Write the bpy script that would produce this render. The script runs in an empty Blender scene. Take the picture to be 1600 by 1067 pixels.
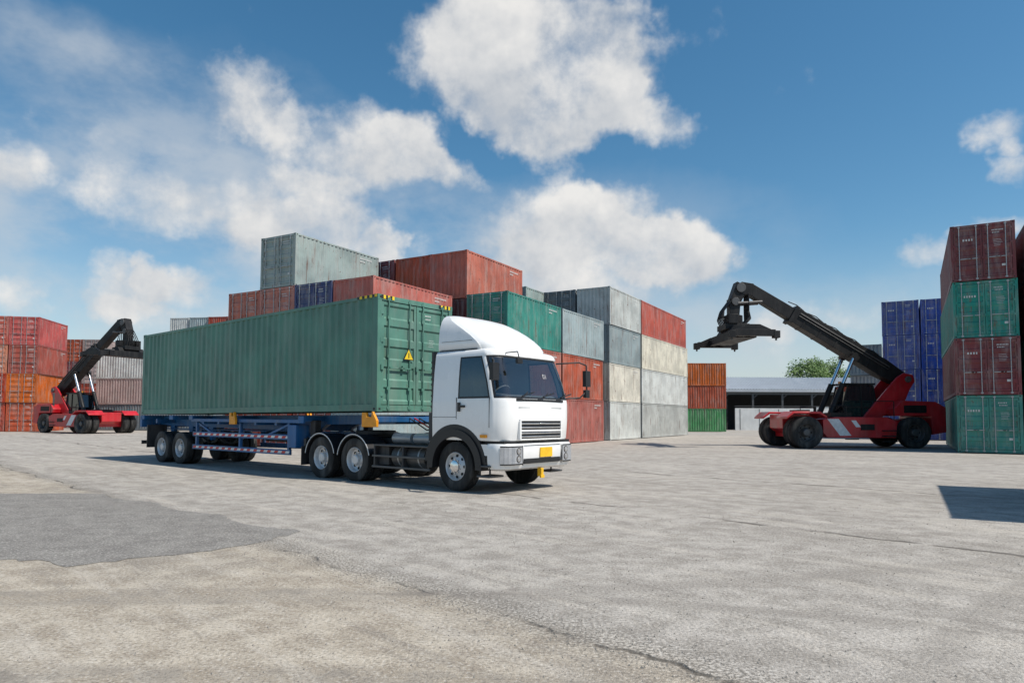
import bpy, bmesh, math, random
from mathutils import Vector, Matrix
random.seed(7)
scene = bpy.context.scene
rad = math.radians

# ------------------------------------------------------------------ node helper
class NT:
    def __init__(s, tree):
        s.t = tree; s.N = tree.nodes; s.L = tree.links
    def put(s, sock, v):
        if v is None: return
        if isinstance(v, bpy.types.NodeSocket): s.L.new(v, sock)
        else:
            if isinstance(v, (tuple, list)) and len(v) == 3 and sock.type == 'RGBA': v = (*v, 1)
            sock.default_value = v
    def m(s, op, a, b=None, c=None, clamp=False):
        n = s.N.new('ShaderNodeMath'); n.operation = op; n.use_clamp = clamp
        for i, v in enumerate((a, b, c)): s.put(n.inputs[i], v)
        return n.outputs[0]
    def v(s, op, a, b=None, c=None):
        n = s.N.new('ShaderNodeVectorMath'); n.operation = op
        s.put(n.inputs[0], a); s.put(n.inputs[1], b)
        if c is not None: s.put(n.inputs[2], c)
        return n.outputs['Value'] if op in ('LENGTH', 'DOT_PRODUCT', 'DISTANCE') else n.outputs[0]
    def noise(s, vec, scale, detail=4, rough=.5, color=False, dist=0):
        n = s.N.new('ShaderNodeTexNoise')
        s.put(n.inputs['Vector'], vec); n.inputs['Scale'].default_value = scale
        n.inputs['Detail'].default_value = detail; n.inputs['Roughness'].default_value = rough
        n.inputs['Distortion'].default_value = dist
        return n.outputs[1] if color else n.outputs[0]
    def vor(s, vec, scale, feature='F1'):
        n = s.N.new('ShaderNodeTexVoronoi'); n.feature = feature
        s.put(n.inputs['Vector'], vec); n.inputs['Scale'].default_value = scale
        return n.outputs['Distance']
    def ss(s, val, a, b, lo=0., hi=1.):
        n = s.N.new('ShaderNodeMapRange'); n.interpolation_type = 'SMOOTHSTEP'
        s.put(n.inputs[0], val); n.inputs[1].default_value = a; n.inputs[2].default_value = b
        n.inputs[3].default_value = lo; n.inputs[4].default_value = hi
        return n.outputs[0]
    def mix(s, f, a, b, mode='MIX'):
        n = s.N.new('ShaderNodeMix'); n.data_type = 'RGBA'; n.blend_type = mode
        s.put(n.inputs[0], f); s.put(n.inputs[6], a); s.put(n.inputs[7], b)
        return n.outputs[2]
    def sep(s, v):
        n = s.N.new('ShaderNodeSeparateXYZ'); s.put(n.inputs[0], v); return n.outputs
    def comb(s, x, y, z):
        n = s.N.new('ShaderNodeCombineXYZ')
        for i, q in enumerate((x, y, z)): s.put(n.inputs[i], q)
        return n.outputs[0]
    def coord(s, k='Object'):
        return s.N.new('ShaderNodeTexCoord').outputs[k]
    def bump(s, h, strength, dist):
        n = s.N.new('ShaderNodeBump'); s.put(n.inputs['Height'], h)
        n.inputs['Strength'].default_value = strength; n.inputs['Distance'].default_value = dist
        return n.outputs[0]

def new_mat(name):
    m = bpy.data.materials.new(name); m.use_nodes = True
    nt = NT(m.node_tree); b = m.node_tree.nodes['Principled BSDF']
    return m, nt, b

def paint(name, col, rough=.5, rust=.5, vary=.25, metal=0., jitter=.12, dust=.15, spec=.5, coat=0):
    m, nt, b = new_mat(name)
    co = nt.coord()
    rnd = nt.N.new('ShaderNodeObjectInfo').outputs['Random']
    off = nt.v('ADD', co, nt.comb(nt.m('MULTIPLY', rnd, 37.), nt.m('MULTIPLY', rnd, 11.), 0.))
    big = nt.noise(off, .9, 3, .6)
    c = nt.mix(nt.ss(big, .3, .7), tuple(x * (1 - vary) for x in col), tuple(min(1, x * (1 + vary * .6)) for x in col))
    if dust > 0:
        dn = nt.noise(nt.v('MULTIPLY', off, (1.4, 1.4, .3)), 2.2, 4, .65)
        c = nt.mix(nt.m('MULTIPLY', nt.ss(dn, .42, .72), dust), c, (.36, .34, .31))
    if rust > 0:
        rn = nt.noise(nt.v('MULTIPLY', off, (2.4, 2.4, .2)), 2.6, 6, .7)
        c = nt.mix(nt.m('MULTIPLY', nt.ss(rn, .56, .67), rust * .85), c, (.14, .06, .035))
        rn2 = nt.noise(off, 6., 4, .7)
        c = nt.mix(nt.m('MULTIPLY', nt.ss(rn2, .62, .69), rust), c, (.12, .05, .03))
    if jitter > 0:
        h = nt.N.new('ShaderNodeHueSaturation'); nt.put(h.inputs['Color'], c)
        nt.put(h.inputs['Value'], nt.m('MULTIPLY_ADD', rnd, 2 * jitter, 1 - jitter))
        nt.put(h.inputs['Saturation'], nt.m('MULTIPLY_ADD', nt.m('FRACT', nt.m('MULTIPLY', rnd, 7.3)), .3, .84)); c = h.outputs[0]
    nt.put(b.inputs['Base Color'], c)
    nt.put(b.inputs['Roughness'], nt.ss(big, .3, .7, rough - .06, rough + .1))
    b.inputs['Metallic'].default_value = metal
    b.inputs['Specular IOR Level'].default_value = spec
    if coat: b.inputs['Coat Weight'].default_value = coat; b.inputs['Coat Roughness'].default_value = .08
    return m

def plain(name, col, rough=.5, metal=0., spec=.5):
    m, nt, b = new_mat(name)
    n = nt.noise(nt.coord(), 6., 2, .6)
    nt.put(b.inputs['Base Color'], nt.mix(nt.ss(n, .3, .7), tuple(x * .82 for x in col), col))
    b.inputs['Roughness'].default_value = rough; b.inputs['Metallic'].default_value = metal
    b.inputs['Specular IOR Level'].default_value = spec
    return m

def clear_glass(name, tint):
    m = bpy.data.materials.new(name); m.use_nodes = True; nt = NT(m.node_tree)
    m.node_tree.nodes.remove(m.node_tree.nodes['Principled BSDF'])
    tr = nt.N.new('ShaderNodeBsdfTransparent'); tr.inputs[0].default_value = (*tint, 1)
    gl = nt.N.new('ShaderNodeBsdfGlossy'); gl.inputs['Roughness'].default_value = .03; gl.inputs[0].default_value = (.95, .97, 1, 1)
    fr = nt.N.new('ShaderNodeFresnel'); fr.inputs[0].default_value = 1.6
    mx = nt.N.new('ShaderNodeMixShader'); nt.put(mx.inputs[0], nt.m('ADD', fr.outputs[0], .07))
    nt.put(mx.inputs[1], tr.outputs[0]); nt.put(mx.inputs[2], gl.outputs[0])
    nt.put(m.node_tree.nodes['Material Output'].inputs[0], mx.outputs[0])
    return m

# ------------------------------------------------------------------ mesh builder
class MB:
    def __init__(s): s.v = []; s.f = []; s.m = []
    def face(s, idx, mat=0): s.f.append(tuple(idx)); s.m.append(mat)
    def quad(s, pts, mat=0):
        i = len(s.v); s.v += [tuple(p) for p in pts]; s.face(range(i, i + len(pts)), mat)
    def box(s, x0, x1, y0, y1, z0, z1, mat=0):
        i = len(s.v)
        s.v += [(x0, y0, z0), (x1, y0, z0), (x1, y1, z0), (x0, y1, z0), (x0, y0, z1), (x1, y0, z1), (x1, y1, z1), (x0, y1, z1)]
        for f in ((0, 3, 2, 1), (4, 5, 6, 7), (0, 1, 5, 4), (1, 2, 6, 5), (2, 3, 7, 6), (3, 0, 4, 7)):
            s.face([i + k for k in f], mat)
    def prism(s, pts, y0, y1, mat=0):
        i = len(s.v); n = len(pts)
        s.v += [(x, y0, z) for x, z in pts] + [(x, y1, z) for x, z in pts]
        s.face([i + k for k in range(n)], mat); s.face([i + n + k for k in reversed(range(n))], mat)
        for k in range(n):
            a, b = k, (k + 1) % n
            s.face((i + b, i + a, i + n + a, i + n + b), mat)
    def beam(s, p0, p1, w, h0, h1=None, mat=0, y=0):
        h1 = h1 or h0
        d = Vector((p1[0] - p0[0], p1[1] - p0[1])).normalized(); n = Vector((-d.y, d.x))
        a = [(p0[0] - n.x * h0 / 2, p0[1] - n.y * h0 / 2), (p1[0] - n.x * h1 / 2, p1[1] - n.y * h1 / 2),
             (p1[0] + n.x * h1 / 2, p1[1] + n.y * h1 / 2), (p0[0] + n.x * h0 / 2, p0[1] + n.y * h0 / 2)]
        s.prism(a, y - w / 2, y + w / 2, mat)
    def cyl(s, p0, p1, r, mat=0, n=12, r1=None, cap=True):
        r1 = r if r1 is None else r1
        p0 = Vector(p0); p1 = Vector(p1); d = (p1 - p0).normalized()
        a = d.orthogonal().normalized(); b = d.cross(a); i = len(s.v)
        for p, rr in ((p0, r), (p1, r1)):
            for k in range(n):
                t = 2 * math.pi * k / n; s.v.append(tuple(p + rr * (math.cos(t) * a + math.sin(t) * b)))
        for k in range(n):
            q = (k + 1) % n; s.face((i + k, i + q, i + n + q, i + n + k), mat)
        if cap:
            s.face([i + k for k in reversed(range(n))], mat); s.face([i + n + k for k in range(n)], mat)
    def tube(s, pts, r, mat=0, n=8):
        for a, b in zip(pts[:-1], pts[1:]): s.cyl(a, b, r, mat, n)
    def lathe(s, c, prof, mats, n=40, sy=1):
        i = len(s.v); P = len(prof)
        for k in range(n):
            t = 2 * math.pi * k / n
            for r, y in prof: s.v.append((c[0] + r * math.cos(t), c[1] + sy * y, c[2] + r * math.sin(t)))
        for k in range(n):
            q = (k + 1) % n
            for j in range(P - 1):
                f = (i + k * P + j, i + k * P + j + 1, i + q * P + j + 1, i + q * P + j)
                s.face(f if sy > 0 else f[::-1], mats[j] if isinstance(mats, list) else mats)
    def arcband(s, c, ri, ro, a0, a1, y0, y1, mat=0, n=14):
        for k in range(n):
            t0 = rad(a0 + (a1 - a0) * k / n); t1 = rad(a0 + (a1 - a0) * (k + 1) / n)
            P = lambda r, t: (c[0] + r * math.cos(t), c[1] + r * math.sin(t))
            q = [P(ri, t0), P(ro, t0), P(ro, t1), P(ri, t1)]
            for y, rev in ((y0, False), (y1, True)):
                pts = [(x, y, z) for x, z in q]; s.quad(pts[::-1] if rev else pts, mat)
            for a, b in ((1, 2), (3, 0)):
                s.quad([(q[a][0], y0, q[a][1]), (q[a][0], y1, q[a][1]), (q[b][0], y1, q[b][1]), (q[b][0], y0, q[b][1])], mat)
    def mesh(s, name, mats, ang=32):
        me = bpy.data.meshes.new(name); me.from_pydata(s.v, [], s.f)
        for m in mats: me.materials.append(m)
        me.polygons.foreach_set('material_index', s.m)
        me.polygons.foreach_set('use_smooth', [True] * len(s.f))
        me.set_sharp_from_angle(angle=rad(ang)); me.update()
        return me
    def obj(s, name, mats, parent=None, loc=(0, 0, 0), rz=0, ang=32, bevel=0):
        o = bpy.data.objects.new(name, s.mesh(name, mats, ang)); scene.collection.objects.link(o)
        o.location = loc; o.rotation_euler = (0, 0, rz); o.parent = parent
        if bevel:
            b = o.modifiers.new('bevel', 'BEVEL'); b.width = bevel; b.segments = 2; b.limit_method = 'ANGLE'; b.angle_limit = rad(40)
        return o

def empty(name, loc, rz):
    o = bpy.data.objects.new(name, None); scene.collection.objects.link(o)
    o.location = loc; o.rotation_euler = (0, 0, rz); o.empty_display_size = .5
    return o

def text(body, parent, mat, size, M, name='lettering'):
    c = bpy.data.curves.new(name, 'FONT'); c.body = body; c.size = size; c.align_x = 'CENTER'; c.align_y = 'CENTER'
    c.materials.append(mat)
    o = bpy.data.objects.new(name, c); scene.collection.objects.link(o); o.parent = parent; o.matrix_local = M
    return o

# ------------------------------------------------------------------ materials
COL = dict(
    red=(.36, .06, .035), brick=(.38, .085, .045), maroon=(.17, .02, .024), orange=(.48, .13, .045), teal=(.03, .22, .175), green=(.04, .24, .07),
    sage=(.085, .215, .165), blue=(.028, .065, .30), navy=(.02, .035, .13), grey=(.27, .33, .34), lgrey=(.46, .48, .46),
    cream=(.56, .53, .44), dgrey=(.12, .15, .17), yellow=(.58, .40, .05), greygreen=(.25, .31, .29), brightred=(.5, .035, .025), pink=(.40, .30, .28))
CM = {k: paint('container_paint_' + k, v, .5, .8 if k != 'sage' else .25, .22, dust=.35 if k != 'sage' else .2, jitter=.17 if k != 'sage' else 0) for k, v in COL.items()}
M_rod = plain('galvanised_steel', (.42, .43, .43), .45, .5)
M_mark = plain('white_stencil', (.62, .62, .60), .6)
M_seal_hole = plain('black_seal_and_hole_shade', (.02, .02, .02), .7)
M_white = paint('white_truck_paint', (.84, .84, .83), .25, 0, .03, jitter=0, dust=.06, coat=.5)
M_glass = plain('dark_window_glass', (.012, .017, .02), .04, 0, .9)
M_wind = clear_glass('windscreen_glass', (.84, .9, .9))
M_side = clear_glass('tinted_side_glass', (.22, .25, .25))
M_cabin = plain('cab_trim', (.15, .15, .155), .7)
M_seat = plain('seat_cloth', (.09, .095, .105), .85)
M_curt = plain('cab_rear_curtain', (.34, .33, .29), .85)
M_black = plain('black_plastic', (.016, .016, .018), .45)
M_chassis = paint('chassis_black', (.022, .022, .024), .55, .12, .3, jitter=0, dust=.15)
M_tyre = paint('tyre_rubber', (.014, .014, .014), .8, 0, .3, jitter=0, dust=.2)
M_rim = paint('wheel_rim_silver', (.62, .63, .64), .32, .08, .14, .25, jitter=0, dust=.2)
M_chrome = plain('chrome', (.8, .8, .81), .15, 1)
M_lens = plain('headlamp_lens', (.45, .47, .5), .08, .3, .8)
M_dark = plain('painted_hole_shade', (.008, .008, .009), .8)
M_tblue = paint('trailer_blue', (.008, .10, .27), .45, .2, .3, jitter=0, dust=.15)
M_amber = plain('amber_lacquer', (.85, .33, .01), .45)
M_yellow = plain('yellow_plate', (.9, .52, .02), .45)
M_redst = plain('reflective_red', (.6, .02, .02), .4)
M_whst = plain('reflective_white', (.75, .75, .75), .4)
M_stick = plain('faded_sticker', (.5, .5, .5), .6)
M_mred = paint('machine_red', (.48, .012, .02), .35, .05, .25, jitter=0, dust=.08, coat=.2)
M_mblack = paint('machine_black', (.010, .010, .011), .5, .03, .3, jitter=0, dust=.04, spec=.3)
M_grease = plain('grey_machine_parts', (.10, .10, .10), .5, .3)
M_metalroof = paint('metal_roof_sheet', (.44, .47, .50), .5, .1, .1, jitter=0)
M_wallw = paint('white_wall', (.62, .63, .62), .7, .1, .1, jitter=0)
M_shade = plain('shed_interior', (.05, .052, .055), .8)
M_concrete = plain('concrete', (.34, .31, .27), .9)

# ------------------------------------------------------------------ containers
_cache = {}
W = 2.44
def corr(mb, x0, x1, f, z0, z1, mat, depth=.036, pitch=.278):
    n = max(1, round((x1 - x0) / pitch)); p = (x1 - x0) / n
    xs = [(x0, 0)]
    for k in range(n):
        b = x0 + k * p
        xs += [(b + p * .14, 0), (b + p * .37, depth), (b + p * .63, depth), (b + p * .86, 0)]
    xs.append((x1, 0))
    i = len(mb.v)
    for x, d in xs:
        X, Y = f(x, d); mb.v += [(X, Y, z0), (X, Y, z1)]
    for k in range(len(xs) - 1):
        a = i + 2 * k; mb.face((a, a + 2, a + 3, a + 1), mat)

def container_mesh(L, H, col, door='door', rod='steel', marks=1, sidemarks=True):
    key = (L, H, col, door, rod, marks, sidemarks)
    if key in _cache: return _cache[key]
    rng = random.Random(len(_cache) * 17 + 3)
    mb = MB(); P = 0; R = 1 if rod == 'steel' else 0
    px, py = .16, .12
    for x in (0, L - px):
        for y in (0, W - py): mb.box(x, x + px, y, y + py, .1, H - .1, P)
    for x in (-.004, L + .004 - .18):
        for y in (-.004, W + .004 - .165):
            for z in (0, H - .118): mb.box(x, x + .18, y, y + .165, z, z + .118, P)
            for z in (.035, H - .085):  # casting holes: flat dark quads painted for the shade inside
                yy = -.006 if y < 1 else W + .006
                mb.quad([(x + .06, yy, z), (x + .125, yy, z), (x + .125, yy, z + .05), (x + .06, yy, z + .05)], 3)
                xx = -.006 if x < 1 else L + .006
                mb.quad([(xx, y + .055, z), (xx, y + .11, z), (xx, y + .11, z + .05), (xx, y + .055, z + .05)], 3)
    for y0, y1 in ((.004, .05), (W - .05, W - .004)):
        mb.box(px, L - px, y0, y1, .015, .165, P)
        mb.box(px, L - px, y0, y1, H - .085, H - .012, P)
    corr(mb, px, L - px, lambda x, d: (x, .012 + d), .165, H - .085, P)
    corr(mb, px, L - px, lambda x, d: (L - x, W - .012 - d), .165, H - .085, P)
    mb.quad([(.05, .05, H - .03), (L - .05, .05, H - .03), (L - .05, W - .05, H - .03), (.05, W - .05, H - .03)], P)
    mb.quad([(.05, .05, .12), (.05, W - .05, .12), (L - .05, W - .05, .12), (L - .05, .05, .12)], 3)
    mb.box(L - .1, L - .004, py, W - py, .015, .165, P); mb.box(L - .1, L - .004, py, W - py, H - .11, H - .012, P)
    corr(mb, py, W - py, lambda x, d: (L - .014 - d, x), .165, H - .11, P)
    if door != 'door':
        mb.box(.004, .1, py, W - py, .015, .165, P); mb.box(.004, .1, py, W - py, H - .11, H - .012, P)
        corr(mb, py, W - py, lambda x, d: (.014 + d, W - x), .165, H - .11, P)
    else:
        mb.box(.004, .1, py, W - py, .015, .15, P); mb.box(.004, .1, py, W - py, H - .13, H - .012, P)
        mb.quad([(.075, py, .15), (.075, W - py, .15), (.075, W - py, H - .13), (.075, py, H - .13)], 3)
        for y0, y1 in ((.135, W / 2 - .008), (W / 2 + .008, W - .135)):
            z0, z1 = .165, H - .145
            mb.box(.02, .07, y0, y0 + .07, z0, z1, P); mb.box(.02, .07, y1 - .07, y1, z0, z1, P)
            n = 5; hh = (z1 - z0) / n; prof = [(z0, 0)]
            for k in range(n):
                b = z0 + k * hh
                prof += [(b + .08, 0), (b + .12, .03), (b + hh - .12, .03), (b + hh - .08, 0)]
            prof.append((z1, 0))
            i = len(mb.v)
            for z, d in prof: mb.v += [(.022 + d, y0 + .07, z), (.022 + d, y1 - .07, z)]
            for k in range(len(prof) - 1):
                a = i + 2 * k; mb.face((a, a + 2, a + 3, a + 1), P)
            for yr in (y0 + .22, y1 - .2):
                mb.cyl((-.002, yr, .04), (-.002, yr, H - .04), .019, R, 8, cap=False)
                for z in (.06, H - .12): mb.box(-.012, .02, yr - .05, yr + .05, z, z + .06, R)
                for z in (.5, 1.25, H - .55): mb.box(-.014, .022, yr - .045, yr + .045, z, z + .07, P)
                mb.box(-.03, -.005, yr - .03, yr + .38 * (1 if yr < (y0 + y1) / 2 else -1), 1.0, 1.035, R)
                mb.box(-.03, .02, yr + .2 - .03, yr + .2 + .04, .96, 1.08, P)
            ye = y0 if y0 < 1 else y1
            for z in (.35, .95, 1.6, 2.25):
                mb.box(-.004, .03, ye - .05, ye + .05, z, z + .09, P)
        x = .015
        def lines(y, z, n, w, h, gap):
            for k in range(n):
                ww = w * rng.uniform(.6, 1); yy = y + (w - ww); zz = z - k * gap
                while yy < y + w:
                    cw = rng.uniform(.45, .7) * h
                    mb.quad([(x, yy + cw, zz), (x, yy, zz), (x, yy, zz + h), (x, yy + cw, zz + h)], 2); yy += cw + h * .45
        if marks:
            lines(.42, H - .38, 2, .44, .055, .11)
            lines(.45, H - .80, 5, .34, .022, .07)
            if marks > 1: lines(1.5, H - .75, 1, .5, .10, .2)
            mb.quad([(x, .52, .58), (x, .38, .58), (x, .38, .68), (x, .52, .68)], 2)
        else:
            lines(.72, H - .36, 2, .2, .035, .08); lines(.6, H - .95, 4, .2, .014, .05); lines(1.45, 1.0, 2, .12, .02, .06)
    if sidemarks:
        y = .004
        xx = L - 1.5
        for k in range(2):
            zz = H - .36 - k * .16; q = xx
            while q < xx + (.95 if k == 0 else .4):
                w = rng.uniform(.04, .055); mb.quad([(q, y, zz), (q + w, y, zz), (q + w, y, zz + .08), (q, y, zz + .08)], 2); q += w + .035
    me = mb.mesh('container_mesh', [CM[col], M_rod, M_mark, M_seal_hole], 25)
    _cache[key] = me
    return me

def container(x, y, z, ang, L, col, door='door', H=2.591, rod='steel', marks=1, sidemarks=True):
    o = bpy.data.objects.new('shipping_container', container_mesh(L, H, col, door, rod, marks, sidemarks))
    scene.collection.objects.link(o)
    o.location = (x, y, z); o.rotation_euler = (0, 0, ang)
    return o

PITCH = 2.60
def stack(x, y, cols, L=6.058, ang=60, door='door', z0=.03, marks=1):
    for k, c in enumerate(cols):
        if c is None: continue
        jx, jy = random.uniform(-.05, .05), random.uniform(-.05, .05)
        container(x + jx, y + jy, z0 + k * PITCH, rad(ang + random.uniform(-.4, .4)), L, c, door, marks=marks)

stack(6.6, 45.8, ['lgrey', 'cream', 'grey', 'lgrey'], door='plain')
stack(4.4, 47.05, ['grey', 'lgrey', 'grey', 'dgrey'])
stack(2.2, 48.3, ['grey', 'red', 'grey', 'grey'])
stack(9.75, 51.2, ['lgrey', 'lgrey', 'cream', 'red'], L=12.19, door='plain')
stack(2.95, 39.2, ['red', 'brick', 'grey'], door='plain')
stack(-.25, 33.7, ['maroon', 'brick', 'teal'])
stack(-2.4, 35.9, ['red', 'navy', 'maroon', 'brick'], door='plain')
stack(-4.55, 37.15, ['brick', 'red', 'grey', 'brick'], door='plain')
stack(-6.7, 38.4, ['brick', 'red', 'grey', 'maroon'])
stack(.9, 46.0, ['brick', 'grey', 'grey', 'greygreen'])
stack(-6.2, 30.2, ['grey', 'blue', 'red'], door='plain')
stack(-8.35, 31.45, ['red', 'grey', 'navy'])
stack(-10.5, 32.7, ['red', 'grey', 'brick', 'greygreen'])
stack(-12.65, 33.95, ['red', 'grey', 'brick'])
stack(22.4, 30.0, ['teal', 'maroon', 'teal', 'maroon'], L=12.19, marks=2)
stack(24.9, 28.6, ['maroon', 'teal', 'maroon', 'maroon'], L=12.19)
stack(32.4, 49.1, ['blue', 'blue', 'blue', 'blue'], marks=2)
stack(30.2, 50.35, ['blue', 'blue', 'blue', 'blue'], marks=2)
stack(34.6, 47.9, ['blue', 'blue', 'navy'])
stack(31.0, 57.0, ['grey', 'lgrey', 'grey'], door='plain')
stack(12.2, 7.6, ['teal', 'maroon'])
stack(24.4, 80, ['green', 'brick', 'orange'], ang=178, door='plain')
for k, cs in enumerate([['grey', 'red', 'grey', 'grey', 'grey'], ['grey', 'grey', 'red', 'lgrey', 'red'], ['red', 'grey', 'grey', 'red', 'grey'], ['grey', 'grey', 'lgrey', 'grey', 'lgrey']]):
    stack(-30.5 - 2.5 * k, 78 + .6 * k, cs, ang=80, door='plain')
stack(-30.0, 71, ['dgrey', 'pink', 'lgrey'], L=12.19, ang=176, door='plain')
for k, cs in enumerate([['red', 'brick', 'lgrey'], ['lgrey', 'red', 'pink', 'pink'], ['maroon', 'red', 'maroon', 'brick']]):
    stack(-45.5 - 2.5 * k, 80, cs, ang=92)
for k, cs in enumerate([['brick', 'orange', 'red', 'brightred'], ['red', 'red', 'orange', 'red'], ['brick', 'orange', 'orange', 'yellow'], ['red', 'brick', 'orange', 'orange']]):
    stack(-43.0 - 2.46 * k, 61.8 - .5 * k, cs, ang=102.5)

# ------------------------------------------------------------------ wheels
def truck_wheel(mb, c, side, kind, R=.5, w=.28):
    k = R / .5; h = w / 2
    ty = [(.29, -.82 * h), (.33, -.97 * h), (.40, -h), (.46, -.97 * h), (.488, -.86 * h), (.5, -.7 * h), (.5, -.45 * h), (.487, -.42 * h), (.487, -.36 * h), (.5, -.33 * h),
          (.5, -.06 * h), (.487, -.03 * h), (.487, .03 * h), (.5, .06 * h), (.5, .33 * h), (.487, .36 * h), (.487, .42 * h), (.5, .45 * h), (.5, .7 * h), (.488, .86 * h), (.46, .97 * h), (.40, h), (.3, .9 * h), (.1, .5 * h)]
    mb.lathe(c, [(r * k, y) for r, y in ty], 0, 48, -side)
    if kind == 'front':
        pr = [(.292, -.115), (.283, -.125), (.268, -.105), (.255, -.055), (.235, -.04), (.19, -.07), (.15, -.10), (.14, -.11), (.125, -.112), (.12, -.15), (.07, -.165), (0, -.168)]
        hole = (.212, -.06)
    else:
        pr = [(.292, -.115), (.283, -.125), (.268, -.10), (.255, .00), (.22, .03), (.17, .04), (.15, .04), (.14, .0), (.12, -.02), (.11, -.10), (.09, -.115), (0, -.118)]
        hole = (.205, .03)
    mb.lathe(c, [(r * k, y * w / .28) for r, y in pr], [1] * 8 + [2] * 3 if kind == 'front' else 1, 44, -side)
    for j in range(8):  # rim holes are proud dark discs with the hole's shade as colour
        t = 2 * math.pi * j / 8; x = c[0] + hole[0] * k * math.cos(t); z = c[2] + hole[0] * k * math.sin(t)
        y0 = c[1] - side * hole[1] * w / .28
        mb.cyl((x, y0, z), (x, y0 + side * .014, z), .03 * k, 3, 12)
    rn, yn = (.142, -.105) if kind == 'front' else (.165, .035)
    for j in range(10):
        t = 2 * math.pi * (j + .5) / 10; x = c[0] + rn * k * math.cos(t); z = c[2] + rn * k * math.sin(t)
        y0 = c[1] - side * yn * w / .28
        mb.cyl((x, y0, z), (x, y0 + side * .035, z), .014 * k, 2, 6)
    for j in range(64):
        t = 2 * math.pi * j / 64
        for yy in (-.84, .70):
            a = c[1] + yy * h; b = a + .14 * h; r0 = .485 * k; r1 = .5015 * k; dt = .034
            P = lambda r, tt, y: (c[0] + r * math.cos(tt), y, c[2] + r * math.sin(tt))
            mb.quad([P(r1, t - dt, a), P(r1, t - dt, b), P(r1, t + dt, b), P(r1, t + dt, a)], 0)
            for tt in (t - dt, t + dt): mb.quad([P(r0, tt, a), P(r0, tt, b), P(r1, tt, b), P(r1, tt, a)], 0)
            for y in (a, b): mb.quad([P(r0, t - dt, y), P(r0, t + dt, y), P(r1, t + dt, y), P(r1, t - dt, y)], 0)

WM = [M_tyre, M_rim, M_chrome, M_dark]

# ------------------------------------------------------------------ tractor unit
T_LOC = (-.41, 14.93, 0); T_RZ = math.atan2(-.628, .778)
truck = empty('semi_truck', T_LOC, T_RZ)

def loft(mb, levels, xs_fn, narc, nfront, matfn, capmat=0, bow=0.):
    rows = []
    for li, (z, xf, w, rf, xb) in enumerate(levels):
        xs = xs_fn(xf, rf, xb)
        pts = [(x, -w) for x in xs]
        B = lambda y: -bow * (y / w) ** 2
        for k in range(1, narc + 1):
            a = rad(-90 + 90 * k / narc); y = -(w - rf) + rf * math.sin(a); pts.append((xf - rf + rf * math.cos(a) + (B(y) if k > 1 else 0), y))
        for k in range(1, nfront + 1): y = -(w - rf) + 2 * (w - rf) * k / nfront; pts.append((xf + B(y), y))
        for k in range(1, narc + 1):
            a = rad(90 * k / narc); y = (w - rf) + rf * math.sin(a); pts.append((xf - rf + rf * math.cos(a) + (B(y) if k < narc else 0), y))
        pts += [(x, w) for x in reversed(xs[:-1])]
        i = len(mb.v); mb.v += [(x, y, z) for x, y in pts]; rows.append((i, len(pts)))
    n = rows[0][1]; ns = len(xs_fn(1, .2, -.6))
    for li in range(len(rows) - 1):
        a, b = rows[li][0], rows[li + 1][0]
        for j in range(n):
            q = (j + 1) % n
            mb.face((a + j, a + q, b + q, b + j), matfn(li, j, ns, narc, nfront, n))
    mb.face([rows[0][0] + k for k in reversed(range(n))], capmat); mb.face([rows[-1][0] + k for k in range(n)], capmat)

XB = -.64
lev = [(1.04, 1.25, 1.19, .30, XB), (1.07, 1.27, 1.205, .31, XB), (1.45, 1.305, 1.215, .33, XB), (1.80, 1.305, 1.21, .33, XB), (1.88, 1.29, 1.205, .33, XB), (1.92, 1.275, 1.20, .33, XB),
       (2.2, 1.205, 1.185, .33, XB), (2.45, 1.12, 1.165, .33, XB), (2.70, 1.02, 1.135, .33, XB), (2.735, 1.01, 1.13, .33, XB), (2.75, 1.045, 1.13, .34, XB), (2.82, 1.03, 1.115, .34, XB), (2.87, .98, 1.08, .34, XB), (2.90, .88, 1.0, .32, XB)]
def xs_fn(xf, rf, xb): return [xb, .08, .12, xf - rf - .05, xf - rf - .01, xf - rf + .02]
def mfn(li, j, ns, na, nf, n):
    glass = 5 <= li <= 7; bord = li in (4, 8)
    near = j < ns - 1; far = j >= n - ns
    s = j if near else (n - 2 - j)
    if near or (far and j < n - 1):
        if s == 2 and glass: return 3
        if 1 <= s <= 3 and (glass or bord): return 2
        return 0
    if j == n - 1: return 0
    k = j - (ns - 1)
    tot = 2 * na + nf
    if (glass or bord) and 2 <= k < tot - 2:
        if glass and 3 <= k < tot - 3: return 1
        return 2
    return 0
mb = MB(); loft(mb, lev, xs_fn, 10, 6, mfn, bow=.03)
cab = mb.obj('cab', [M_white, M_wind, M_black, M_side], truck, ang=40)
mb = MB()
mb.prism([(.70, 1.2), (1.10, 1.2), (1.10, 1.88), (.92, 1.97), (.70, 1.85)], -1.0, 1.0, 0)
mb.box(-.60, -.56, -1.12, 1.12, 1.2, 2.8, 2)
mb.box(-.5, .8, -1.15, -1.12, 1.2, 1.88, 0); mb.box(-.5, .8, 1.12, 1.15, 1.2, 1.88, 0)
mb.box(-.55, .85, -.95, .95, 2.78, 2.80, 2)
for y in (-.62, .55):
    mb.prism([(-.3, 1.45), (.28, 1.45), (.30, 1.62), (-.15, 1.62), (-.28, 2.28), (-.42, 2.28)], y - .25, y + .25, 1)
    mb.prism([(-.40, 2.30), (-.30, 2.30), (-.34, 2.50), (-.42, 2.50)], y - .14, y + .14, 1)
cc = Vector((.66, -.55, 1.98)); axv = Vector((-.75, 0, .66)).normalized(); u1 = Vector((0, 1, 0)); u2 = axv.cross(u1)
ring = [tuple(cc + .23 * (math.cos(t) * u1 + math.sin(t) * u2)) for t in [2 * math.pi * k / 24 for k in range(25)]]
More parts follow.
